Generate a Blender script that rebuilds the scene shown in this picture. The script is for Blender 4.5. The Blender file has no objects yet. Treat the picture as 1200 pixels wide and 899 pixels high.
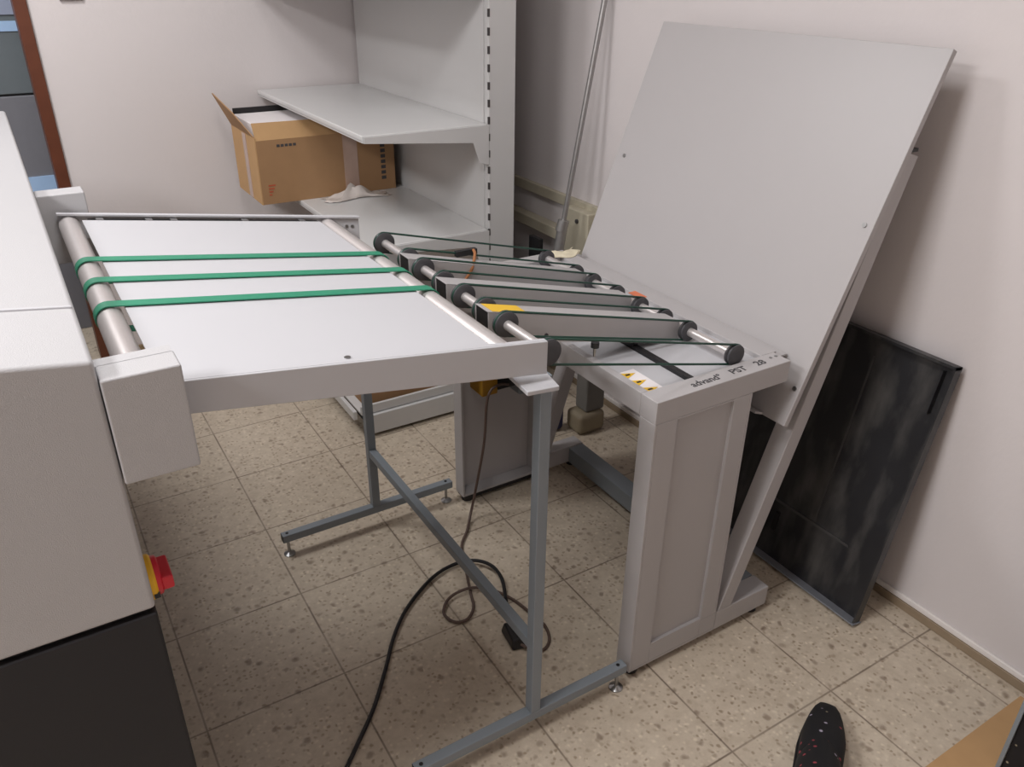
import bpy, math, random
from mathutils import Vector, Matrix
random.seed(7)
S = bpy.context.scene
col = S.collection
R = math.radians

# ---------------------------------------------------------------- camera
cd = bpy.data.cameras.new('camera')
cam = bpy.data.objects.new('camera', cd); col.objects.link(cam)
cd.sensor_width = 36.0; cd.lens = 947.47 / 1200 * 36; cd.clip_start = .02
cr = (0.85218, -0.52315, 0.00999); cu = (0.23555, 0.40060, 0.88546); cb = (-0.46723, -0.75222, 0.46461)
cam.matrix_world = Matrix(((cr[0], cu[0], cb[0], -0.41629), (cr[1], cu[1], cb[1], -2.77862),
                           (cr[2], cu[2], cb[2], 1.58136), (0, 0, 0, 1)))
S.camera = cam

# ---------------------------------------------------------------- world, lamps, exposure
w = bpy.data.worlds.new('world'); S.world = w; w.use_nodes = True
w.node_tree.nodes['Background'].inputs[0].default_value = (.8, .85, 1, 1)
w.node_tree.nodes['Background'].inputs[1].default_value = .02
S.view_settings.view_transform = 'Standard'; S.view_settings.look = 'None'
S.view_settings.gamma = 1; S.view_settings.use_curve_mapping = False
S.view_settings.exposure = 0.0

def area(name, loc, sx, sy, watts, color, rot=(0, 0, 0)):
    l = bpy.data.lights.new(name, 'AREA'); l.shape = 'RECTANGLE'; l.size = sx; l.size_y = sy
    l.energy = watts; l.color = color
    o = bpy.data.objects.new(name, l); o.location = loc; o.rotation_euler = rot; col.objects.link(o)
    return o
area('ceiling_lamp', (-2.05, -1.85, 2.64), .5, 1.0, 70, (.985, .985, 1))
area('ceiling_lamp', (-.75, -.2, 2.64), .5, .5, 27, (.985, .985, 1))
area('ceiling_lamp', (-.1, -1.8, 2.64), .5, .5, 17, (.985, .985, 1))
area('hall_fill', (-.9, 1.12, 2.55), .3, .2, 8, (.9, .95, 1))  # unseen light added to brighten the room beyond the doorway

# ---------------------------------------------------------------- helpers
class MB:
    def __init__(s): s.v = []; s.f = []
    def hexa(s, p):            # p: 8 points, bottom loop of 4 then top loop of 4
        n = len(s.v); s.v += [tuple(q) for q in p]
        for f in ((3, 2, 1, 0), (4, 5, 6, 7), (0, 1, 5, 4), (1, 2, 6, 5), (2, 3, 7, 6), (3, 0, 4, 7)):
            s.f.append([n + i for i in f])
        return s
    def box(s, x0, x1, y0, y1, z0, z1):
        return s.hexa([(x0, y0, z0), (x1, y0, z0), (x1, y1, z0), (x0, y1, z0),
                       (x0, y0, z1), (x1, y0, z1), (x1, y1, z1), (x0, y1, z1)])
    def prism(s, a, b):        # two equal loops of 3-D points joined by walls
        n = len(s.v); k = len(a); s.v += [tuple(q) for q in a] + [tuple(q) for q in b]
        s.f.append([n + i for i in reversed(range(k))]); s.f.append([n + k + i for i in range(k)])
        for i in range(k):
            j = (i + 1) % k; s.f.append([n + i, n + j, n + k + j, n + k + i])
        return s
    def cyl(s, p0, p1, r0, r1=None, n=28):
        p0 = Vector(p0); p1 = Vector(p1); r1 = r0 if r1 is None else r1
        d = (p1 - p0).normalized(); u = d.orthogonal().normalized(); v = d.cross(u)
        c = [(math.cos(2 * math.pi * i / n), math.sin(2 * math.pi * i / n)) for i in range(n)]
        return s.prism([p0 + (u * a + v * b) * r0 for a, b in c], [p1 + (u * a + v * b) * r1 for a, b in c])
    def lathe(s, p0, axis, prof, n=36):     # prof: (distance along the axis, radius)
        p0 = Vector(p0); d = Vector(axis).normalized(); u = d.orthogonal().normalized(); v = d.cross(u)
        m = len(s.v)
        for t, r in prof:
            for i in range(n):
                a = 2 * math.pi * i / n
                s.v.append(tuple(p0 + d * t + (u * math.cos(a) + v * math.sin(a)) * r))
        for k in range(len(prof) - 1):
            for i in range(n):
                j = (i + 1) % n
                s.f.append([m + k * n + i, m + k * n + j, m + (k + 1) * n + j, m + (k + 1) * n + i])
        s.f.append([m + i for i in reversed(range(n))]); s.f.append([m + (len(prof) - 1) * n + i for i in range(n)])
        return s
    def tube(s, pts, r, n=10, closed=False):
        pts = [Vector(p) for p in pts]; k = len(pts); rings = []
        prev = None
        for i, p in enumerate(pts):
            a = pts[(i - 1) % k] if (closed or i) else p
            b = pts[(i + 1) % k] if (closed or i < k - 1) else p
            d = (b - a).normalized()
            u = d.orthogonal().normalized() if prev is None else (prev - d * prev.dot(d)).normalized()
            prev = u; v = d.cross(u)
            m = len(s.v); rings.append(m)
            rr = r[i] if isinstance(r, (list, tuple)) else r
            for q in range(n):
                t = 2 * math.pi * q / n
                s.v.append(tuple(p + (u * math.cos(t) + v * math.sin(t)) * rr))
        for i in range(k if closed else k - 1):
            A = rings[i]; B = rings[(i + 1) % k]
            for q in range(n):
                t = (q + 1) % n; s.f.append([A + q, A + t, B + t, B + q])
        if not closed:
            s.f.append([rings[0] + q for q in reversed(range(n))]); s.f.append([rings[-1] + q for q in range(n)])
        return s
    def build(s, name, m, parent=None, bevel=0, smooth=False, seg=2):
        me = bpy.data.meshes.new(name)
        off = Vector((0, 0, 0)); q = parent
        while q is not None: off += q.location; q = q.parent
        me.from_pydata([tuple(Vector(v) - off) for v in s.v], [], s.f); me.update()
        import bmesh
        bm = bmesh.new(); bm.from_mesh(me); bmesh.ops.recalc_face_normals(bm, faces=bm.faces); bm.to_mesh(me); bm.free()
        o = bpy.data.objects.new(name, me); col.objects.link(o); o.parent = parent
        me.materials.append(m)
        if smooth or bevel:
            for p in me.polygons: p.use_smooth = True
            me.set_sharp_from_angle(angle=R(32))
        if bevel:
            b = o.modifiers.new('bevel', 'BEVEL'); b.width = bevel; b.segments = seg; b.limit_method = 'ANGLE'
            b.angle_limit = R(30); b.harden_normals = True
        return o

def thing(name, label, cat, loc=(0, 0, 0), group=None):
    o = bpy.data.objects.new(name, None); col.objects.link(o); o.location = loc
    o.empty_display_size = .05; o['label'] = label; o['category'] = cat
    if group: o['group'] = group
    return o
def tag(o, label, cat, group=None):
    o['label'] = label; o['category'] = cat
    if group: o['group'] = group
    return o
def struct(o): o['kind'] = 'structure'; return o
def smooth_path(pts, n=8):
    out = []; P = [Vector(p) for p in pts]; P = [P[0] * 2 - P[1]] + P + [P[-1] * 2 - P[-2]]
    for i in range(1, len(P) - 2):
        for k in range(n):
            t = k / n
            out.append(.5 * ((2 * P[i]) + (P[i + 1] - P[i - 1]) * t + (2 * P[i - 1] - 5 * P[i] + 4 * P[i + 1] - P[i + 2]) * t * t
                             + (3 * P[i] - P[i - 1] - 3 * P[i + 1] + P[i + 2]) * t ** 3))
    out.append(P[-2]); return out

# ---------------------------------------------------------------- materials
def srgb(r, g, b):
    f = lambda c: (c / 255) / 12.92 if c <= 10 else (((c / 255) + .055) / 1.055) ** 2.4
    return (f(r), f(g), f(b), 1)
def mat(name, c, rough=.5, metal=0, var=.03, scale=40, bump=.0, bscale=300, spec=.5, coat=0, alpha=1):
    m = bpy.data.materials.new(name); m.use_nodes = True; nt = m.node_tree; b = nt.nodes['Principled BSDF']
    tc = nt.nodes.new('ShaderNodeTexCoord')
    no = nt.nodes.new('ShaderNodeTexNoise'); no.inputs['Scale'].default_value = scale; no.inputs['Detail'].default_value = 4
    nt.links.new(tc.outputs['Object'], no.inputs['Vector'])
    mx = nt.nodes.new('ShaderNodeMix'); mx.data_type = 'RGBA'
    mx.inputs['A'].default_value = tuple(max(0, q * (1 - var)) for q in c[:3]) + (1,)
    mx.inputs['B'].default_value = tuple(min(1, q * (1 + var)) for q in c[:3]) + (1,)
    nt.links.new(no.outputs['Fac'], mx.inputs['Factor']); nt.links.new(mx.outputs['Result'], b.inputs['Base Color'])
    b.inputs['Roughness'].default_value = rough; b.inputs['Metallic'].default_value = metal
    b.inputs['Specular IOR Level'].default_value = spec; b.inputs['Coat Weight'].default_value = coat
    b.inputs['Alpha'].default_value = alpha
    if bump:
        n2 = nt.nodes.new('ShaderNodeTexNoise'); n2.inputs['Scale'].default_value = bscale
        nt.links.new(tc.outputs['Object'], n2.inputs['Vector'])
        bp = nt.nodes.new('ShaderNodeBump'); bp.inputs['Strength'].default_value = bump; bp.inputs['Distance'].default_value = .002
        nt.links.new(n2.outputs['Fac'], bp.inputs['Height']); nt.links.new(bp.outputs['Normal'], b.inputs['Normal'])
    return m
M_wall = mat('wall_paint', srgb(216, 209, 208), .75, var=.025, scale=3, bump=.25, bscale=60)
M_ceil = mat('ceiling_paint', srgb(225, 222, 217), .85)
M_paint = mat('light_grey_painted_steel', srgb(176, 172, 172), .38, var=.015, scale=8, bump=.06, bscale=900)
M_bed = mat('white_powder_coat', srgb(186, 185, 188), .5, var=.012, scale=6, bump=.04, bscale=900)
M_shelf = mat('white_shelf_enamel', srgb(206, 205, 204), .28, var=.015, scale=8)
M_mach = mat('textured_machine_coat', srgb(176, 174, 175), .55, var=.05, scale=500, bump=.25, bscale=700)
M_machd = mat('charcoal_textured_coat', srgb(38, 37, 40), .6, var=.12, scale=500, bump=.25, bscale=700, spec=.3)
M_frame = mat('blue_grey_steel_tube', srgb(128, 135, 141), .4, var=.03, scale=20)
M_alu = mat('brushed_aluminium', srgb(222, 216, 214), .36, metal=.7, var=.04, scale=60)
M_steel = mat('zinc_steel', srgb(165, 165, 165), .3, metal=1, var=.06, scale=60)
M_gal = mat('galvanised_tube', srgb(165, 163, 162), .42, metal=.8, var=.15, scale=60)
M_rubber = mat('dark_rubber', srgb(66, 65, 68), .5, var=.1)
M_black = mat('black_plastic', srgb(24, 23, 25), .45, var=.1)
M_belt = mat('green_flat_belt', srgb(42, 130, 100), .5, var=.05)
M_cord = mat('dark_green_round_belt', srgb(22, 62, 50), .35, var=.1)
M_yel = mat('yellow_plastic', srgb(238, 182, 30), .4)
M_red = mat('red_plastic', srgb(205, 32, 50), .35)
M_cable = mat('black_cable', srgb(22, 20, 22), .45)
M_cableb = mat('brown_cable', srgb(92, 74, 66), .5)
M_door = mat('brown_stained_frame', srgb(96, 50, 30), .45, var=.25, scale=20)
M_lock = mat('grey_cabinet', srgb(120, 120, 126), .5, var=.05)
M_blue = mat('pale_blue_label', srgb(165, 195, 230), .5)
M_blued = mat('dark_blue_plastic', srgb(42, 46, 92), .5)
M_beige = mat('beige_plastic', srgb(186, 178, 158), .5, var=.05)
M_slot = mat('dark_slot', srgb(70, 66, 66), .7)
M_paper = mat('white_paper', srgb(232, 226, 226), .8)
M_orange = mat('orange_sticker', srgb(214, 120, 84), .6)
M_orl = mat('orange_brown_lead', srgb(150, 96, 56), .6)
M_lab = mat('warning_yellow', srgb(226, 182, 52), .6)
M_ink = mat('dark_grey_ink', srgb(66, 64, 66), .7)
M_tape = mat('clear_packing_tape', srgb(178, 150, 135), .15, var=.06, coat=.6)

def card(name, c):
    m = mat(name, c, .8, var=.07, scale=25); return m
M_card = card('brown_cardboard', srgb(160, 124, 88)); M_cardl = card('light_cardboard', srgb(186, 148, 104))

def floor_mat():
    m = bpy.data.materials.new('terrazzo_tile'); m.use_nodes = True; nt = m.node_tree; L = nt.links; b = nt.nodes['Principled BSDF']
    N = lambda t: nt.nodes.new(t)
    tc = N('ShaderNodeTexCoord'); sp = N('ShaderNodeSeparateXYZ'); L.new(tc.outputs['Object'], sp.inputs[0])
    def math_(op, a, bb=None):
        n = N('ShaderNodeMath'); n.operation = op
        for i, q in enumerate((a, bb)):
            if q is None: continue
            if isinstance(q, (int, float)): n.inputs[i].default_value = q
            else: L.new(q, n.inputs[i])
        return n.outputs[0]
    def edge(c):
        f = math_('FRACT', math_('DIVIDE', math_('ADD', c, 33.3), .333))
        return math_('ABSOLUTE', math_('SUBTRACT', f, .5))
    e = math_('MAXIMUM', edge(sp.outputs[0]), edge(sp.outputs[1]))
    # chips: several voronoi layers
    ns = N('ShaderNodeTexNoise'); ns.inputs['Scale'].default_value = 30; L.new(tc.outputs['Object'], ns.inputs['Vector'])
    add = N('ShaderNodeVectorMath'); add.operation = 'MULTIPLY_ADD'
    L.new(ns.outputs['Color'], add.inputs[0]); add.inputs[1].default_value = (.02, .02, .02); L.new(tc.outputs['Object'], add.inputs[2])
    def chips(scale, thr, soft):
        v = N('ShaderNodeTexVoronoi'); v.inputs['Scale'].default_value = scale; L.new(add.outputs[0], v.inputs['Vector'])
        s2 = N('ShaderNodeSeparateColor'); L.new(v.outputs['Color'], s2.inputs[0])
        near = N('ShaderNodeMapRange'); near.inputs['From Min'].default_value = .42; near.inputs['From Max'].default_value = .16
        L.new(v.outputs['Distance'], near.inputs['Value'])
        pick = N('ShaderNodeMapRange'); pick.inputs['From Min'].default_value = thr; pick.inputs['From Max'].default_value = thr + soft
        L.new(s2.outputs[0], pick.inputs['Value'])
        return math_('MULTIPLY', near.outputs[0], pick.outputs[0]), s2
    def mix(a, c, fac):
        n = N('ShaderNodeMix'); n.data_type = 'RGBA'
        if isinstance(a, tuple): n.inputs['A'].default_value = a
        else: L.new(a, n.inputs['A'])
        if isinstance(c, tuple): n.inputs['B'].default_value = c
        else: L.new(c, n.inputs['B'])
        L.new(fac, n.inputs['Factor']); return n.outputs['Result']
    big = N('ShaderNodeTexNoise'); big.inputs['Scale'].default_value = 26; big.inputs['Detail'].default_value = 6; big.inputs['Roughness'].default_value = .7; L.new(tc.outputs['Object'], big.inputs['Vector'])
    c = mix(srgb(168, 152, 132), srgb(222, 209, 190), big.outputs['Fac'])
    l1, _ = chips(70, .45, .3); c = mix(c, srgb(220, 207, 186), math_('MULTIPLY', l1, .7))
    l2, _ = chips(80, .45, .3); c = mix(c, srgb(146, 128, 106), math_('MULTIPLY', l2, .8))
    l4, _ = chips(55, .55, .3); c = mix(c, srgb(136, 116, 94), math_('MULTIPLY', l4, .5))
    l3, _ = chips(38, .76, .06); c = mix(c, srgb(128, 110, 94), math_('MULTIPLY', l3, .7))
    g = N('ShaderNodeMapRange'); g.inputs['From Min'].default_value = .490; g.inputs['From Max'].default_value = .497
    L.new(e, g.inputs['Value'])
    # grout is worn away in places
    gn = N('ShaderNodeTexNoise'); gn.inputs['Scale'].default_value = 6; L.new(tc.outputs['Object'], gn.inputs['Vector'])
    gm = N('ShaderNodeMapRange'); gm.inputs['From Min'].default_value = .3; gm.inputs['From Max'].default_value = .6; gm.inputs['To Min'].default_value = .35; gm.inputs['To Max'].default_value = .9
    L.new(gn.outputs['Fac'], gm.inputs['Value'])
    c = mix(c, srgb(110, 94, 80), math_('MULTIPLY', g.outputs[0], gm.outputs[0]))
    L.new(c, b.inputs['Base Color']); b.inputs['Roughness'].default_value = .42
    return m
M_floor = floor_mat()

def scuffed_black():
    m = mat('scuffed_black_enamel', srgb(36, 36, 39), .42, var=.3, scale=9)
    nt = m.node_tree; b = nt.nodes['Principled BSDF']; old = b.inputs['Base Color'].links[0].from_socket
    tc = nt.nodes.new('ShaderNodeTexCoord'); mp = nt.nodes.new('ShaderNodeMapping'); mp.inputs['Scale'].default_value = (3, 7, 2.5)
    n = nt.nodes.new('ShaderNodeTexNoise'); n.inputs['Scale'].default_value = 2.2; n.inputs['Detail'].default_value = 6
    r = nt.nodes.new('ShaderNodeMapRange'); r.inputs['From Min'].default_value = .48; r.inputs['From Max'].default_value = .75
    mx = nt.nodes.new('ShaderNodeMix'); mx.data_type = 'RGBA'; mx.inputs['B'].default_value = srgb(82, 80, 78)
    nt.links.new(tc.outputs['Object'], mp.inputs[0]); nt.links.new(mp.outputs[0], n.inputs['Vector']); nt.links.new(n.outputs['Fac'], r.inputs['Value'])
    nt.links.new(r.outputs[0], mx.inputs['Factor']); nt.links.new(old, mx.inputs['A']); nt.links.new(mx.outputs['Result'], b.inputs['Base Color'])
    return m
M_scuff = scuffed_black()
M_rib = mat('worn_black_edge', srgb(70, 69, 69), .5, var=.35, scale=14)

def dotted(name):
    m = mat(name, srgb(16, 15, 18), .8, var=.2); nt = m.node_tree; b = nt.nodes['Principled BSDF']
    old = b.inputs['Base Color'].links[0].from_socket
    tc = nt.nodes.new('ShaderNodeTexCoord'); v = nt.nodes.new('ShaderNodeTexVoronoi'); v.inputs['Scale'].default_value = 52
    nt.links.new(tc.outputs['Object'], v.inputs['Vector'])
    d = nt.nodes.new('ShaderNodeMapRange'); d.inputs['From Min'].default_value = .24; d.inputs['From Max'].default_value = .14
    nt.links.new(v.outputs['Distance'], d.inputs['Value'])
    sc = nt.nodes.new('ShaderNodeSeparateColor'); nt.links.new(v.outputs['Color'], sc.inputs[0])
    p = nt.nodes.new('ShaderNodeMath'); p.operation = 'GREATER_THAN'; p.inputs[1].default_value = .5; nt.links.new(sc.outputs[0], p.inputs[0])
    mu = nt.nodes.new('ShaderNodeMath'); mu.operation = 'MULTIPLY'; nt.links.new(d.outputs[0], mu.inputs[0]); nt.links.new(p.outputs[0], mu.inputs[1])
    cr_ = nt.nodes.new('ShaderNodeValToRGB'); e = cr_.color_ramp; e.interpolation = 'CONSTANT'
    e.elements[0].color = srgb(150, 60, 70); e.elements[1].position = .35; e.elements[1].color = srgb(170, 160, 178)
    q = e.elements.new(.7); q.color = srgb(196, 180, 150)
    nt.links.new(sc.outputs[1], cr_.inputs[0])
    mx = nt.nodes.new('ShaderNodeMix'); mx.data_type = 'RGBA'
    nt.links.new(mu.outputs[0], mx.inputs['Factor']); nt.links.new(old, mx.inputs['A']); nt.links.new(cr_.outputs[0], mx.inputs['B'])
    nt.links.new(mx.outputs['Result'], b.inputs['Base Color']); return m
M_dot = dotted('black_dotted_fabric')

# ---------------------------------------------------------------- room
WX = 1.41; WY = .86; LX = -3.0; FY = -4.4; CZ = 2.7
struct(MB().box(LX - .1, WX + .1, FY - .1, 2.2, -.1, 0).build('floor', M_floor))
struct(MB().box(LX - .1, WX + .1, FY - .1, 2.2, CZ, CZ + .1).build('ceiling', M_ceil))
struct(MB().box(WX, WX + .1, FY, 2.2, 0, CZ).build('wall_right', M_wall))
struct(MB().box(LX - .1, LX, FY, 2.2, 0, CZ).build('wall_left', M_wall))
struct(MB().box(LX, WX, FY - .1, FY, 0, CZ).build('wall_front', M_wall))
wb = MB().box(-.224, WX, WY, WY + .12, 0, CZ).box(LX, -1.18, WY, WY + .12, 0, CZ).box(-1.18, -.224, WY, WY + .12, 2.08, CZ)
struct(wb.build('wall_back', M_wall))
struct(MB().box(LX, WX, 2.1, 2.2, 0, CZ).build('wall_hall', M_wall))
df = bpy.data.objects.new('door_1', None); col.objects.link(df); df['kind'] = 'structure'
MB().box(-.268, -.224, WY - .012, WY + .13, 0, 2.08).build('door_jamb', M_door, df, .003)
MB().box(-1.18, -1.128, WY - .012, WY + .13, 0, 2.08).build('door_jamb', M_door, df, .003)
MB().box(-1.128, -.276, WY - .012, WY + .13, 2.03, 2.08).build('door_head', M_door, df, .003)
# skirting: terrazzo upstand with a painted top edge
struct(MB().box(WX - .012, WX, FY, WY, 0, .026).build('baseboard_right', mat('terrazzo_skirting', srgb(146, 128, 106), .5, var=.15, scale=18), bevel=.002))
struct(MB().box(WX - .009, WX, FY, WY, .026, .043).build('trim_1', mat('skirting_top_paint', srgb(232, 226, 222), .6, var=.04, scale=30), bevel=.003))
struct(MB().box(-.224, WX - .012, WY - .012, WY, 0, .05).build('baseboard_back', mat('terrazzo_skirting_back', srgb(150, 128, 98), .5, var=.15, scale=18), bevel=.002))

# grey cabinet with blue strips in the next room
cb_ = thing('storage_cabinet', 'grey cabinet with pale blue strips seen through the doorway', 'cabinet', (-.75, 1.5, 0))
MB().box(-1.25, -.12, 1.3, 1.75, 0, 1.058).build('lower_body', M_lock, cb_, .004)
MB().box(-1.25, -.12, 1.3, 1.75, 1.066, 2.0).build('upper_body', mat('blue_grey_cabinet', srgb(104, 112, 116), .5, var=.05), cb_, .004)
MB().box(-1.24, -.13, 1.31, 1.74, 1.056, 1.068).build('gap_strip', M_black, cb_)
MB().box(-1.24, -.13, 1.294, 1.3, 1.305, 1.343).build('label_strip', M_blue, cb_)
MB().box(-1.24, -.13, 1.294, 1.3, .66, .726).build('label_strip', M_blue, cb_)
MB().box(-1.24, -.13, 1.292, 1.3, 1.366, 1.60).build('upper_label', mat('faded_blue_label', srgb(150, 158, 178), .5), cb_)

tag(MB().box(-.118, -.038, WY - .012, WY, 1.432, 1.51).build('wall_switch', mat('grey_switch', srgb(150, 140, 140), .5), bevel=.004),
    'small grey switch plate on the back wall beside the doorway', 'switch')

# trunking and junction box on the right wall behind the shelf
t = thing('wall_trunking', 'beige cable trunking running low along the wall behind the shelving', 'trunking', (WX, .1, .7))
MB().box(WX - .022, WX, -1.0, WY, .735, .775).build('upper_channel', M_beige, t, .003)
MB().box(WX - .05, WX, -1.0, WY, .60, .645).build('lower_channel', M_beige, t, .004)
t = thing('junction_box', 'beige junction box on the wall between the pole and big grey panel', 'junction box', (WX, -.37, .65))
MB().box(WX - .06, WX, -.45, -.30, .56, .755).build('box_body', M_beige, t, .006)
MB().cyl((WX - .066, -.385, .715), (WX - .058, -.385, .715), .008).build('cover_screw', M_ink, t)

# ---------------------------------------------------------------- shelving unit
sh = thing('shelving_unit', 'white metal shelving unit with slotted upright standing in the back corner', 'shelving unit', (1.0, .25, 0))
up = MB().box(1.013, 1.117, -.31, -.28, 0, 2.3).build('upright', M_shelf, sh, .002)
for k in range(-16, 12):
    z = 1.206 + k * .0557
    MB().box(1.0095, 1.0165, -.3118, -.306, z - .012, z + .012).build('slot', M_slot, up)
MB().box(1.008, 1.03, -.28, .84, .09, 2.3).build('back_panel', M_shelf, sh, .001)
MB().box(1.013, 1.117, .82, .85, 0, 2.3).build('upright', M_shelf, sh, .002)
for zt, x0 in ((1.084, .552), (.716, .552)):
    s_ = MB().box(x0, 1.006, -.308, .842, zt - .02, zt).box(x0, x0 + .014, -.308, .842, zt - .024, zt - .012).build('shelf', M_shelf, sh, .003)
    MB().prism([(x0 + .004, -.312, zt - .004), (1.012, -.312, zt - .004), (1.012, -.312, zt - .138), (.975, -.312, zt - .128), (.950, -.312, zt - .058), (x0 + .004, -.312, zt - .024)],
               [(x0 + .004, -.3085, zt - .004), (1.012, -.3085, zt - .004), (1.012, -.3085, zt - .138), (.975, -.3085, zt - .128), (.950, -.3085, zt - .058), (x0 + .004, -.3085, zt - .024)]).build('shelf_bracket', M_shelf, s_, .001)
zt = 1.505
s_ = MB().box(.552, 1.006, -.308, .842, zt - .02, zt).build('shelf', M_shelf, sh, .003)
b_ = MB().box(.47, 1.006, -.30, .842, .095, .103).build('base_shelf', M_shelf, sh, .002)
MB().box(.44, .455, -.31, .842, .082, .118).build('front_lip', M_shelf, b_, .003)
MB().box(.47, 1.013, -.312, -.300, .095, .130).build('base_bracket', M_shelf, sh, .002)
MB().box(.478, 1.10, -.325, -.300, .014, .093).build('kick_plate', M_shelf, sh, .003)
MB().box(.52, 1.08, -.28, .82, 0, .09).build('base_foot', M_black, sh)

# open cardboard box on the middle shelf
bx = thing('cardboard_box', 'large open brown cardboard box with raised flap lying on the middle shelf', 'box', (.68, .55, .716))
zb = .7165
MB().box(.402, .962, .400, .404, zb, .961).build('front_side', M_card, bx)
MB().box(.402, .962, .726, .730, zb, .975).build('rear_side', M_card, bx)
MB().box(.398, .402, .400, .730, zb, .972).build('end_side', M_cardl, bx)
MB().box(.962, .966, .400, .730, zb, .972).build('end_side', M_card, bx)
MB().box(.402, .962, .404, .726, zb, zb + .004).build('bottom_side', M_card, bx)
MB().hexa([(.402, .400, .961), (.962, .400, .955), (.962, .404, .955), (.402, .404, .961),
           (.402, .43, 1.022), (.962, .43, 1.015), (.962, .434, 1.013), (.402, .434, 1.020)]).build('front_flap', M_cardl, bx)
MB().hexa([(.398, .402, .972), (.402, .402, .972), (.402, .728, .972), (.398, .728, .972),
           (.352, .50, 1.055), (.356, .50, 1.057), (.345, .735, 1.098), (.341, .735, 1.096)]).build('side_flap', M_card, bx)
MB().box(.410, .955, .445, .715, zb + .01, 1.015).build('paper_contents', M_paper, bx, .004)
MB().box(.410, .955, .718, .725, .97, 1.036).build('dark_sleeve', M_black, bx)
MB().box(.745, .805, .3985, .4, zb + .002, .958).build('tape_strip', M_tape, bx)
MB().box(.3965, .398, .52, .57, zb + .002, .97).build('tape_strip', M_tape, bx)
m = MB()
for k in range(5): m.box(.52 - .04 + k * .016, .52 - .028 + k * .016, .3992, .4, .932, .942)
m.build('printed_mark', M_ink, bx)
m = MB()
for k in range(7): m.box(.905, .925, .3992, .4, .76 + k * .022, .774 + k * .022)
m.build('printed_mark', M_ink, bx)
m = MB()
for k in range(4): m.box(.43, .44 + .006 * k, .3992, .4, .75 + k * .012, .756 + k * .012)
m.build('printed_mark', mat('red_print', srgb(176, 84, 56), .7), bx)
# crumpled clear film spilling off the box
def film(name, cx, cy, sx, sy, z0, hh, m_, seed, nx=22, ny=10):
    rnd = random.Random(seed); mb = MB()
    ph = [rnd.uniform(0, 6) for _ in range(6)]
    P = []
    for j in range(ny):
        for i in range(nx):
            u = i / (nx - 1); v = j / (ny - 1)
            e = math.sin(math.pi * u) * math.sin(math.pi * v)
            z = z0 + hh * abs(e * (.5 + .5 * math.sin(9 * u + 4 * v + ph[0])) + .25 * e * math.sin(21 * u - 7 * v + ph[1]) + .06 * rnd.random())
            P.append((cx + (u - .5) * sx + .01 * math.sin(9 * v + ph[2]), cy + (v - .5) * sy + .012 * math.sin(8 * u + ph[3]), z))
    mb.v = P
    for j in range(ny - 1):
        for i in range(nx - 1):
            a = j * nx + i; mb.f.append([a, a + 1, a + nx + 1, a + nx])
    o = mb.build(name, m_, smooth=True)
    s = o.modifiers.new('solid', 'SOLIDIFY'); s.thickness = .001
    return o
tag(film('plastic_film', .76, .345, .26, .085, .719, .045, mat('clear_plastic_film', srgb(225, 215, 208), .2, var=.08, alpha=.75), 3),
    'crumpled clear plastic film on the middle shelf in front of the cardboard box', 'plastic')

# low cardboard box on the bottom shelf
b2 = thing('cardboard_box', 'low brown cardboard box on the bottom shelf under the white conveyor table', 'box', (.68, .0, .104))
MB().box(.50, .93, -.28, .30, .104, .30).build('box_body', M_card, b2, .002)
MB().box(.50, .93, -.02, .03, .3, .3012).build('tape_strip', M_tape, b2)

# ---------------------------------------------------------------- leaning pole and black plate behind the stand
pl = thing('leaning_pole', 'galvanised metal pole leaning on the right wall behind the shelving', 'pole', (1.16, -.40, 0))
MB().cyl((1.155, -.40, 0), (1.262, -.417, .72), .019).build('outer_tube', M_gal, pl, smooth=True)
MB().cyl((1.262, -.417, .72), (1.397, -.446, 1.60), .0095).build('inner_rod', M_gal, pl, smooth=True)
MB().cyl((1.255, -.416, .70), (1.265, -.418, .74), .021).build('collar', M_gal, pl, smooth=True)
tag(MB().box(1.19, 1.21, -.37, -.30, 0, .665).build('black_board', M_black, bevel=.003),
    'narrow black board standing on edge beside the leaning pole', 'board')

# ---------------------------------------------------------------- black enamel tray leaning on the right wall
TX0, TX1, TH = 1.25, 1.392, .735
def TR(y, t, d=0):   # t up the slope 0..1, d out of the face
    nx, nz = -TH, (TX1 - TX0); L_ = math.hypot(nx, nz)
    return (TX0 + (TX1 - TX0) * t + nx / L_ * d, y, TH * t + .004 + nz / L_ * d)
tr = thing('leaning_tray', 'scuffed black metal tray with rim leaning against the right wall', 'tray', (1.25, -1.5, 0))
def slab(y0, y1, t0, t1, d0, d1):
    return MB().hexa([TR(y0, t0, d0), TR(y1, t0, d0), TR(y1, t0, d1), TR(y0, t0, d1),
                      TR(y0, t1, d0), TR(y1, t1, d0), TR(y1, t1, d1), TR(y0, t1, d1)])
ya, yb = -1.885, -1.16
slab(ya, yb, .0, 1, 0, .003).build('tray_plate', M_scuff, tr)
slab(ya, ya + .004, .0, 1, .003, .028).build('side_rim', M_scuff, tr)
slab(yb - .004, yb, .0, 1, .003, .028).build('side_rim', M_scuff, tr)
slab(ya, yb, .99, 1.0, .003, .028).build('top_rim', M_scuff, tr)
slab(ya - .004, yb, .0, .006, -.004, .034).build('bottom_rim', mat('worn_grey_edge', srgb(120, 122, 128), .45, var=.15), tr, .002)
slab(ya + .03, ya + .035, .82, .97, .003, .02).build('corner_tab', M_scuff, tr)
m = slab(ya + .10, ya + .42, .235, .245, .003, .006)
m.build('rib', M_rib, tr)
slab(ya + .215, ya + .220, .25, .92, .003, .0055).build('rib', M_rib, tr)
slab(ya + .40, ya + .405, .05, .93, .003, .0055).build('rib', M_rib, tr)
slab(-1.56, -1.545, .12, .2, .003, .012).build('hook_slot', M_black, tr, .002)

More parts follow.
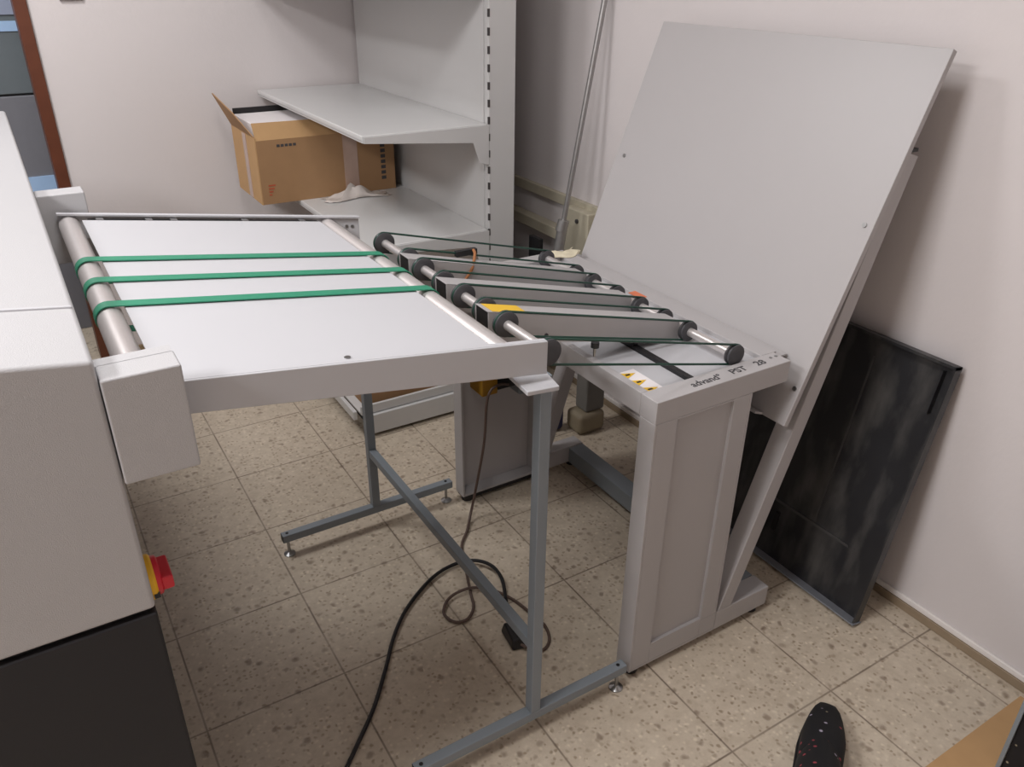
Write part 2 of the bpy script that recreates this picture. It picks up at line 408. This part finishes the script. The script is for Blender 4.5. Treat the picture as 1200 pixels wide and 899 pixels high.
# ---------------------------------------------------------------- sheet transfer stand
st = thing('sheet_transfer_stand', 'light grey transfer stand of belt pulleys with a big sloping back panel', 'machine', (.83, -1.26, 0))
YF, YR = -1.715, -.81            # outer faces
def side_panel(front):
    y0, y1 = (YF, YF + .05) if front else (YR - .05, YR)
    m = MB()
    m.box(.593, .600, y0, y1, .024, .733)               # left flange
    m.box(.869, .876, y0, y1, .085, .733)               # right flange
    m.box(.600, .876, y0, y1, .024, .032)               # bottom flange
    if front:                                            # outer plate with recessed field
        m.box(.600, .656, y0, y0 + .004, .032, .733); m.box(.820, .869, y0, y0 + .004, .085, .733)
        m.box(.656, .820, y0, y0 + .004, .032, .091); m.box(.656, .820, y0, y0 + .004, .728, .733)
        m.box(.820, .876, y0, y0 + .004, .032, .085)
        o = m.build('side_panel', M_paint, st, .0015)
        MB().box(.652, .824, y0 + .008, y0 + .011, .087, .732).build('recessed_field', M_paint, o)
        MB().box(.652, .656, y0 + .002, y0 + .009, .087, .732).box(.820, .824, y0 + .002, y0 + .009, .087, .732)\
            .box(.652, .824, y0 + .002, y0 + .009, .086, .091).box(.652, .824, y0 + .002, y0 + .009, .728, .732).build('recess_edge', M_paint, o)
    else:
        m.box(.600, .869, y1 - .004, y1, .032, .733); m.box(.869, .876, y0, y1, .032, .085)
        o = m.build('side_panel', M_paint, st, .0015)
    return o
side_panel(True); side_panel(False)
# top frame
m = MB()
m.box(.593, .985, YF, YF + .052, .733, .786)             # front bar
m.box(.593, .985, YR - .052, YR, .733, .786)             # rear bar
m.box(.593, .612, YF + .052, YR - .052, .733, .786)      # left bar
m.box(.945, .995, YF + .052, YR - .052, .733, .786)      # right bar
m.build('top_frame', M_paint, st, .002)
MB().box(.612, .945, YF + .052, YR - .052, .768, .774).build('tray_plate', M_bed, st)
MB().box(.985, 1.045, YF + .06, YR + .02, .76, .764).build('rear_ledge', M_paint, st)
# base
for y0 in (YF, YR - .05):
    MB().box(.877, 1.071, y0, y0 + .055, .023, .085).build('base_bar', M_paint, st, .003)
MB().box(.6, .877, YR - .05, YR, .012, .024).build('base_bar', M_black, st)
MB().box(1.010, 1.069, YF + .056, YR - .051, .025, .083).build('base_bar', M_frame, st, .003)
for x, y in ((.62, YF + .028), (1.04, YF + .028), (.62, YR - .028), (1.04, YR - .028)):
    MB().lathe((x, y, 0), (0, 0, 1), [(0, .019), (.010, .019), (.012, .008), (.024, .008)]).build('foot', M_black, st, smooth=True)
# sloping supports behind the panel
def chan(y0, y1, xa, xb, za, zb_, th, name):
    dx, dz = xb - xa, zb_ - za; L_ = math.hypot(dx, dz); nx, nz = dz / L_ * th, -dx / L_ * th
    return MB().hexa([(xa, y0, za), (xa + nx * 1.1, y0, za + 0), (xa + nx * 1.1, y1, za + 0), (xa, y1, za),
                      (xb, y0, zb_), (xb + nx, y0, zb_ + nz), (xb + nx, y1, zb_ + nz), (xb, y1, zb_)]).build(name, M_paint, st, .002)
chan(YF, YF + .052, .883, 1.242, .0855, 1.222, .044, 'sloping_support')
chan(YR - .052, YR, .883, 1.242, .0855, 1.222, .044, 'sloping_support')
MB().box(1.243, 1.281, YF + .002, YF + .05, 1.219, 1.2265).build('support_cap', M_black, st)
# the panel itself
sl = R(69.0); ux, uz = math.cos(sl), math.sin(sl); px, pz = 1.307, 1.427       # top edge of the face
def PP(y, s_, d):  # s_ down the slope from the top edge, d in front of the face
    return (px - ux * s_ - uz * d, y, pz - uz * s_ + ux * d)
def pslab(y0, y1, s0, s1, d0, d1):
    return MB().hexa([PP(y0, s1, d0), PP(y1, s1, d0), PP(y1, s1, d1), PP(y0, s1, d1), PP(y0, s0, d0), PP(y1, s0, d0), PP(y1, s0, d1), PP(y0, s0, d1)])
bk = pslab(-1.722, -.818, 0, .872, -.016, 0).build('back_panel', M_paint, st, .002)
pslab(-1.655, -.85, .866, .872, .001, .030).build('bottom_lip', M_paint, bk, .001)
for y, s_ in ((-1.70, .385), (-1.708, .78), (-.855, .39), (-.85, .80)):
    p0, p1 = PP(y, s_, 0), PP(y, s_, .003)
    MB().cyl(p0, p1, .0055, n=16).build('panel_screw', M_steel, bk, smooth=True)
# roller arms, shafts, pulleys, cords
SL = -.272; XL, XR = .362, .870; ZL, ZR = .931, .802
def zc(x): return ZL + (ZR - ZL) * (x - XL) / (XR - XL)
for yc in (-1.452, -1.270, -1.078):
    x0, x1 = .333, .860
    zt0, zt1 = zc(x0) + .0175, zc(x1) + .0175
    h = .066
    m = MB()
    for (a, b_) in ((yc - .027, yc - .025), (yc + .025, yc + .027)):
        m.hexa([(x0, a, zt0 - h), (x1, a, zt1 - h * .82), (x1, b_, zt1 - h * .82), (x0, b_, zt0 - h), (x0, a, zt0), (x1, a, zt1), (x1, b_, zt1), (x0, b_, zt0)])
    m.hexa([(x0, yc - .027, zt0 - .002), (x1, yc - .027, zt1 - .002), (x1, yc + .027, zt1 - .002), (x0, yc + .027, zt0 - .002),
            (x0, yc - .027, zt0), (x1, yc - .027, zt1), (x1, yc + .027, zt1), (x0, yc + .027, zt0)])
    a_ = m.build('support_arm', M_paint, st, .0008)
    MB().box(x0 + .002, x0 + .004, yc - .025, yc + .025, zt0 - h + .004, zt0 - .004).build('open_end_shade', M_black, a_)  # black plate imitates the shade inside the open arm end
    MB().cyl((.475, yc - .029, zc(.475) - .030), (.475, yc - .027, zc(.475) - .030), .005, n=16).build('arm_screw', M_ink, a_)
    MB().box(.727, .743, yc - .018, yc + .018, .784, zc(.735) - .030).build('arm_mount', M_black, a_)
    if yc == -1.452:
        q = lambda x, d: zc(x) + .0178 + d
        MB().hexa([(.345, yc - .024, q(.345, 0)), (.43, yc - .024, q(.43, 0)), (.43, yc + .024, q(.43, 0)), (.345, yc + .024, q(.345, 0)),
                   (.345, yc - .024, q(.345, .0006)), (.43, yc - .024, q(.43, .0006)), (.43, yc + .024, q(.43, .0006)), (.345, yc + .024, q(.345, .0006))]).build('yellow_label', M_lab, a_)
MB().cyl((XL, -1.648, ZL), (XL, -.885, ZL), .0105).build('drive_shaft', M_alu, st, smooth=True)
MB().cyl((XR, -1.65, ZR), (XR, -.885, ZR), .0105).build('drive_shaft', M_alu, st, smooth=True)
PY = [-.892, -1.040, -1.121, -1.224, -1.320, -1.412, -1.498, -1.650]
for y in PY:
    for x, z, r in ((XL, ZL, .027), (XR, ZR, .0245)):
        MB().lathe((x, y - .009, z), (0, 1, 0), [(0, .0106), (0, r - .004), (.002, r), (.006, r), (.009, r - .003), (.012, r), (.016, r), (.018, r - .004), (.018, .0106)]).build('pulley', M_rubber, st, smooth=True)
    # endless round cord
    pts = []; rl, rr = .026, .0235
    ang = math.atan2(ZR - ZL, XR - XL)
    for k in range(13):
        a = ang + math.pi / 2 + math.pi * k / 12; pts.append((XL + rl * math.cos(a), y, ZL + rl * math.sin(a)))
    for k in range(13):
        a = ang - math.pi / 2 + math.pi * k / 12; pts.append((XR + rr * math.cos(a), y, ZR + rr * math.sin(a)))
    MB().tube(pts, .0026, 8, closed=True).build('belt_cord', M_cord, st, smooth=True)
MB().box(.728, .742, -1.66, -.87, .7745, .784).build('black_strap', M_black, st)
for x, y in ((.545, -1.56), (.482, -1.37)):
    o = MB().cyl((x, y, zc(x) - .045), (x, y, zc(x) - .022), .0035, n=12).build('thumb_screw', M_steel, st, smooth=True)
    MB().cyl((x, y, zc(x) - .024), (x, y, zc(x) - .012), .009, n=18).build('knob', M_black, o, smooth=True)
# warning labels on the tray
m_w = MB().box(.616, .665, -1.66, -1.55, .7865 - .012, .7868 - .012).build('warning_label', M_paper, st)
for y in (-1.645, -1.607, -1.569):
    MB().prism([(.622, y - .014, .7752), (.655, y, .7752), (.622, y + .014, .7752)], [(.622, y - .014, .7756), (.655, y, .7756), (.622, y + .014, .7756)]).build('warning_triangle', M_lab, m_w)
    MB().box(.628, .640, y - .003, y + .003, .7756, .7759).build('warning_symbol', M_black, m_w)
MB().tube(smooth_path([(.535, -1.055, .93), (.528, -1.075, .925), (.50, -1.108, .90), (.47, -1.112, .865), (.462, -1.116, .82), (.46, -1.12, .775)], 5), .0038, 8).build('sensor_lead', M_orl, st, smooth=True)
MB().box(.49, .55, -1.05, -1.035, .915, .93).build('sensor_block', M_black, st, .002)
MB().box(.930, .955, -1.25, -1.20, .786, .7868).build('orange_sticker', M_orange, st)
def text(s, size, loc, parent, m_, sx=1.0):
    cu_ = bpy.data.curves.new('lettering', 'FONT'); cu_.body = s; cu_.size = size; cu_.extrude = .0003; cu_.offset = size * .012
    tmp = bpy.data.objects.new('tmp', cu_); col.objects.link(tmp)
    me = bpy.data.meshes.new_from_object(tmp.evaluated_get(bpy.context.evaluated_depsgraph_get()))
    bpy.data.objects.remove(tmp)
    for v in me.vertices: v.co.x *= sx
    o = bpy.data.objects.new('lettering', me); col.objects.link(o); me.materials.append(m_)
    off = Vector(loc) - parent.location; o.location = off; o.parent = parent
    return o
text('advand°', .028, (.706, -1.700, .7864), st, M_ink, .98)
text('PST', .027, (.822, -1.698, .7864), st, M_ink, 1.1)
text('28', .027, (.900, -1.696, .7864), st, M_ink, 1.1)
for x in (.955, .972): MB().cyl((x, -1.682, .786), (x, -1.682, .7875), .0035, n=14).build('top_screw', M_steel, st)
# drive motor hanging inside the rear side panel, with its lead
mo = MB().box(.645, .70, -.90, -.82, .40, .50).build('motor_housing', mat('shaded_yellow', srgb(160, 116, 28), .5), st, .004)  # housing yellow is darkened to carry the shade inside the stand
MB().box(.70, .79, -.90, -.82, .41, .50).build('motor_cap', M_black, mo, .004)
MB().box(.79, .86, -.88, -.82, .36, .50).build('terminal_box', M_frame, mo, .004)

tag(film('paper_scraps', .955, -.845, .13, .06, .7875, .012, mat('crinkled_paper', srgb(214, 204, 178), .7, var=.1), 5),
    'crinkled pale paper scraps lying on the far corner of the transfer stand', 'paper')

# motor lead hanging down, looping on the floor round the conveyor leg
bc = thing('power_lead', 'thin brown lead hanging from the transfer stand and looping on the floor', 'cable', (.45, -1.25, 0))
P = [(.735, -.905, .425), (.70, -.91, .435), (.665, -.915, .425), (.648, -.92, .38), (.635, -.925, .25), (.60, -.93, .09), (.57, -.95, .022), (.53, -1.0, .008), (.482, -1.054, .006), (.441, -1.156, .006),
     (.404, -1.254, .006), (.385, -1.302, .006), (.348, -1.332, .006), (.314, -1.322, .006), (.306, -1.277, .006), (.345, -1.238, .010), (.408, -1.236, .014), (.46, -1.267, .009),
     (.493, -1.327, .006), (.507, -1.394, .006), (.515, -1.458, .006), (.497, -1.508, .006), (.463, -1.528, .006), (.434, -1.508, .010), (.420, -1.490, .016)]
MB().tube(smooth_path(P, 6), .0042, 8).build('lead', M_cableb, bc, smooth=True)
MB().hexa([(.395, -1.49, .002), (.435, -1.50, .002), (.445, -1.43, .002), (.405, -1.41, .002), (.398, -1.485, .034), (.43, -1.49, .034), (.438, -1.44, .04), (.41, -1.42, .04)]).build('plug', M_black, bc, .006)
kc = thing('power_cable', 'thick black power cable curving over the floor to the plug', 'cable', (.2, -1.3, 0))
P = [(-.30, -1.80, .007), (-.2, -1.7, .007), (-.103, -1.6, .007), (-.048, -1.544, .007), (.019, -1.474, .007), (.09, -1.38, .007), (.156, -1.286, .007), (.231, -1.209, .008), (.334, -1.143, .010), (.414, -1.122, .011),
     (.474, -1.140, .016), (.504, -1.19, .022), (.506, -1.247, .018), (.484, -1.306, .009), (.452, -1.37, .012), (.442, -1.412, .018)]
MB().tube(smooth_path(P, 6), .0052, 10).build('cable', M_cable, kc, smooth=True)

# small things under the stand, by the wall
t = thing('floor_unit', 'small grey upright unit on a beige foot on the floor behind the transfer stand', 'unit', (1.23, -.66, 0))
MB().box(1.165, 1.285, -.715, -.62, .0, .085).build('foot', mat('dull_beige', srgb(150, 138, 116), .6), t, .02, seg=4)
MB().box(1.20, 1.285, -.70, -.63, .085, .42).build('body', mat('dull_grey_plastic', srgb(120, 118, 114), .5), t, .008)
tag(MB().box(1.09, 1.15, -.64, -.59, 0, .16).build('blue_container', M_blued, bevel=.02, seg=4), 'dark blue container on the floor beside the small grey unit', 'container')

# ---------------------------------------------------------------- conveyor table
tb = thing('conveyor_table', 'white conveyor table with three green belts on a grey tubular frame', 'conveyor', (0, -1.3, 0))
def TP(x, b, h):
    y_b = -.851 - .046 * (x + .352) / .644
    return (x, -1.75 + b * (y_b + 1.75), 1.008 - .1332 * (x - .293) + h)
def tslab(x0, x1, b0, b1, h0, h1, h0r=None):
    h0r = h0 if h0r is None else h0r
    return MB().hexa([TP(x0, b0, h0), TP(x1, b0, h0r), TP(x1, b1, h0r), TP(x0, b1, h0), TP(x0, b0, h1), TP(x1, b0, h1), TP(x1, b1, h1), TP(x0, b1, h1)])
bed = tslab(-.312, .186, .016, .952, -.004, 0).build('table_bed', M_bed, tb)
tslab(-.355, .294, 0, .006, -.049, 0, -.062).build('side_rail', M_bed, tb, .0015)
tslab(-.355, .294, .0055, .0165, -.004, 0).build('rail_flange', M_bed, tb)
tslab(-.355, .294, .992, 1.0, -.049, .006, -.055).build('side_rail', M_bed, tb, .0015)
tslab(-.355, .294, .982, .993, .002, .006).build('rail_flange', M_bed, tb)
tslab(-.30, .186, .9525, .983, -.006, -.003).build('gap_shade_strip', M_black, tb)  # black strip stands in for the shade in the gap behind the bed
for x in (-.285, -.19, -.14, .01, .14):
    tslab(x, x + .014, .955, .981, -.003, .0005).build('rail_clip', M_steel, tb)
def roller(x, r, nm):
    p0, p1 = TP(x, .012, -r), TP(x, .985, -r)
    p0 = Vector(p0); p1 = Vector(p1); p1.x = x; p0.x = x
    return MB().cyl(p0, p1, r, n=40).build(nm, M_alu, tb, smooth=True)
roller(-.336, .0205, 'feed_roller'); roller(.212, .0205, 'end_roller')
for b in (.623, .4865, .3465):
    pts = []; r = .0225; ra = .0205
    xl, xr = -.336, .212; ang = math.atan(-.1332); N_ = 14; wv = .0125
    for k in range(N_ + 1):
        a = ang + math.pi / 2 + math.pi * k / N_; pts.append((xl + r * math.cos(a), TP(xl, b, -ra)[2] + r * math.sin(a), b, xl))
    for k in range(N_ + 1):
        a = ang - math.pi / 2 + math.pi * k / N_; pts.append((xr + r * math.cos(a), TP(xr, b, -ra)[2] + r * math.sin(a), b, xr))
    mb = MB(); n = len(pts)
    th = .0022
    inner = []
    for k in range(n):
        x, z, b_, cx = pts[k]; cz = TP(cx, b, -ra)[2]; f_ = (r - th + .0004) / r
        inner.append((cx + (x - cx) * f_, cz + (z - cz) * f_))
    for k in range(n):
        x, z, _, cx = pts[k]; yc = TP(x, b, 0)[1]; xi, zi = inner[k]
        mb.v += [(x, yc - wv, z + .0018), (x, yc + wv, z + .0018), (xi, yc + wv, zi + .0018), (xi, yc - wv, zi + .0018)]
    for k in range(n):
        a = 4 * k; c = 4 * ((k + 1) % n)
        for q in range(4): mb.f.append([a + q, a + (q + 1) % 4, c + (q + 1) % 4, c + q])
    mb.build('green_belt', M_belt, tb, smooth=True)
for p in ((-.054, .022),):
    q = TP(p[0], p[1], 0); MB().cyl(q, (q[0], q[1], q[2] + .0015), .005, n=16).build('bed_screw', M_steel, tb, smooth=True)
for x in (.262, .276):
    q = TP(x, 1, -.02); MB().cyl((q[0], q[1] - .009, q[2]), (q[0], q[1] - .004, q[2]), .004, n=12).build('rail_screw', M_steel, tb)
# tubular frame: two legs, each on a floor bar with two levelling feet
for y, top in ((-1.722, .940), (-.868, .935)):
    yb0 = -1.717 if y < -1.5 else -.815
    yl = yb0
    MB().box(.296, .321, yl - .0125, yl + .0125, .076, top - .012).build('leg', M_frame, tb, .002)
    fb = MB().box(.012, .572, yb0 - .0125, yb0 + .0125, .051, .076).build('foot_bar', M_frame, tb, .002)
    for xe in (.0115, .5685):
        MB().box(xe, xe + .004, yb0 - .0118, yb0 + .0118, .052, .075).build('end_plug', M_black, fb, .001)
    for x in (.028, .553):
        MB().lathe((x, yb0, 0), (0, 0, 1), [(0, .017), (.003, .017), (.008, .008), (.010, .0045), (.052, .0045)], 24).build('levelling_foot', M_steel, fb, smooth=True)
        MB().cyl((x, yb0, .076), (x, yb0, .0772), .0045, n=14).build('bolt_hole', M_black, fb)
MB().hexa([(.238, -1.775, .928), (.304, -1.775, .922), (.318, -1.700, .922), (.245, -1.700, .928), (.238, -1.775, .937), (.304, -1.775, .931), (.318, -1.700, .931), (.245, -1.700, .937)]).build('support_plate', M_bed, tb, .002)
MB().box(.250, .316, -.86, -.80, .926, .934).build('support_plate', M_bed, tb, .002)
MB().box(.297, .320, -1.7045, -.8275, .258, .283).build('cross_bar', M_frame, tb, .002)

# ---------------------------------------------------------------- big machine at the left
mc = thing('folding_machine', 'large light grey machine cabinet with charcoal base at the left edge', 'machine', (-.8, -.8, 0))
XM = -.386; sl_ = .14
def top_z(x): return 1.160 - sl_ * (x - XM)
def mprism(x0, x1, y0, y1, z0): 
    return MB().hexa([(x0, y0, z0), (x1, y0, z0), (x1, y1, z0), (x0, y1, z0), (x0, y0, top_z(x0)), (x1, y0, top_z(x1)), (x1, y1, top_z(x1)), (x0, y1, top_z(x0))])
body = mprism(-1.20, XM, -1.80, .19, .778).build('upper_body', M_mach, mc, .006, seg=3)
q = mprism(-1.19, XM - .002, -1.612, -1.606, 1.0)
for i in range(4, 8): q.v[i] = (q.v[i][0], q.v[i][1], q.v[i][2] + .003)
q.build('cover_rib', M_bed, body, .002)
MB().box(-1.19, XM - .006, -1.79, .18, .768, .78).build('shadow_gap', M_black, mc)
MB().box(-1.20, XM, -1.80, .19, .03, .770).build('lower_cabinet', M_machd, mc, .004)
for x in (-1.1, -.5):
    for y in (-1.7, .1): MB().cyl((x, y, 0), (x, y, .03), .03).build('machine_foot', M_black, mc)
for y0, y1, fl in ((-1.803, -1.754, -1.735), (-.842, -.785, -.785)):
    b_ = MB().box(XM + .001, -.292, y0, y1, .985, 1.134).build('side_bracket', M_mach, mc, .003)
    if fl > y1: MB().box(XM + .001, -.294, y1 - .004, fl, 1.130, 1.134).build('bracket_flange', M_mach, b_)
# main switch
sw = MB().lathe((XM, -1.756, .800), (1, 0, 0), [(0, .033), (.006, .033), (.009, .030)], 40).build('switch_plate', M_yel, mc, smooth=True)
MB().lathe((XM + .009, -1.756, .800), (1, 0, 0), [(0, .029), (.006, .028), (.008, .025)], 40).build('switch_dial', M_red, sw, smooth=True)
MB().box(XM + .015, XM + .031, -1.783, -1.729, .789, .811).build('switch_knob', M_red, sw, .003)
MB().cyl((XM + .002, -1.786, .788), (XM + .0098, -1.786, .788), .0045, n=14).build('lock_hole', M_black, sw)

# ---------------------------------------------------------------- foreground right
# dotted black shoe
def shoe():
    d = Vector((.84, .54, 0)).normalized(); n_ = Vector((-d.y, d.x, 0)); tip = Vector((.945, -2.030, 0))
    prof = [(0, .008, .020, .018), (.010, .019, .030, .016), (.03, .029, .040, .012), (.06, .037, .052, .010), (.10, .044, .066, .008), (.14, .048, .082, .008), (.18, .047, .088, .008), (.22, .046, .09, .008), (.26, .038, .088, .010), (.275, .02, .08, .016)]
    mb = MB(); K = 20
    for t, wd, hh, z0 in prof:
        c = tip - d * t
        for k in range(K):
            a = 2 * math.pi * k / K; cx = math.cos(a); sz = math.sin(a)
            zz = z0 + (hh - z0) * (.5 + .5 * (abs(sz) ** .7) * (1 if sz > 0 else -1))
            mb.v.append(tuple(c + n_ * (wd * cx) + Vector((0, 0, zz))))
    for i in range(len(prof) - 1):
        for k in range(K):
            j = (k + 1) % K; mb.f.append([i * K + k, i * K + j, (i + 1) * K + j, (i + 1) * K + k])
    mb.f.append(list(range(K))); mb.f.append([(len(prof) - 1) * K + k for k in range(K)])
    t = thing('shoe', 'black shoe with small coloured dots on the floor at the lower edge', 'shoe', tuple(tip - d * .12))
    mb.build('upper', M_dot, t, smooth=True)
    sm = MB(); a = []; b = []
    for tt, wd, hh, z0 in prof:
        c = tip - d * tt; a.append(c + n_ * (wd + .003)); b.append(c - n_ * (wd + .003))
    loop = a + b[::-1]
    sm.prism([p + Vector((0, 0, .0)) for p in loop], [p + Vector((0, 0, .014)) for p in loop]).build('sole', M_black, t, .002)
    leg = MB().tube([tip - d * .17 + Vector((0, 0, .05)), tip - d * .24 + Vector((0, 0, .065)), tip - d * .36 + Vector((0, 0, .10)), tip - d * .60 + Vector((0, 0, .17))], [.035, .048, .055, .062], 20)
    leg.build('ankle_sock', M_dot, t, smooth=True)
shoe()
tag(MB().box(.90, 1.38, -2.62, -2.250, 0, .006).build('cardboard_sheet', M_cardl, bevel=.001), 'flat tan cardboard sheet on the floor in the lower right corner', 'cardboard')
bb = thing('covered_box', 'black dotted cloth covered box at the right edge by the wall', 'box', (1.26, -2.5, .006))
MB().box(1.134, 1.395, -2.75, -2.338, .0065, .62).build('box_body', M_dot, bb, .006)
MB().box(1.128, 1.1335, -2.341, -2.332, .0065, .62).build('edge_strip', M_frame, bb, .001)
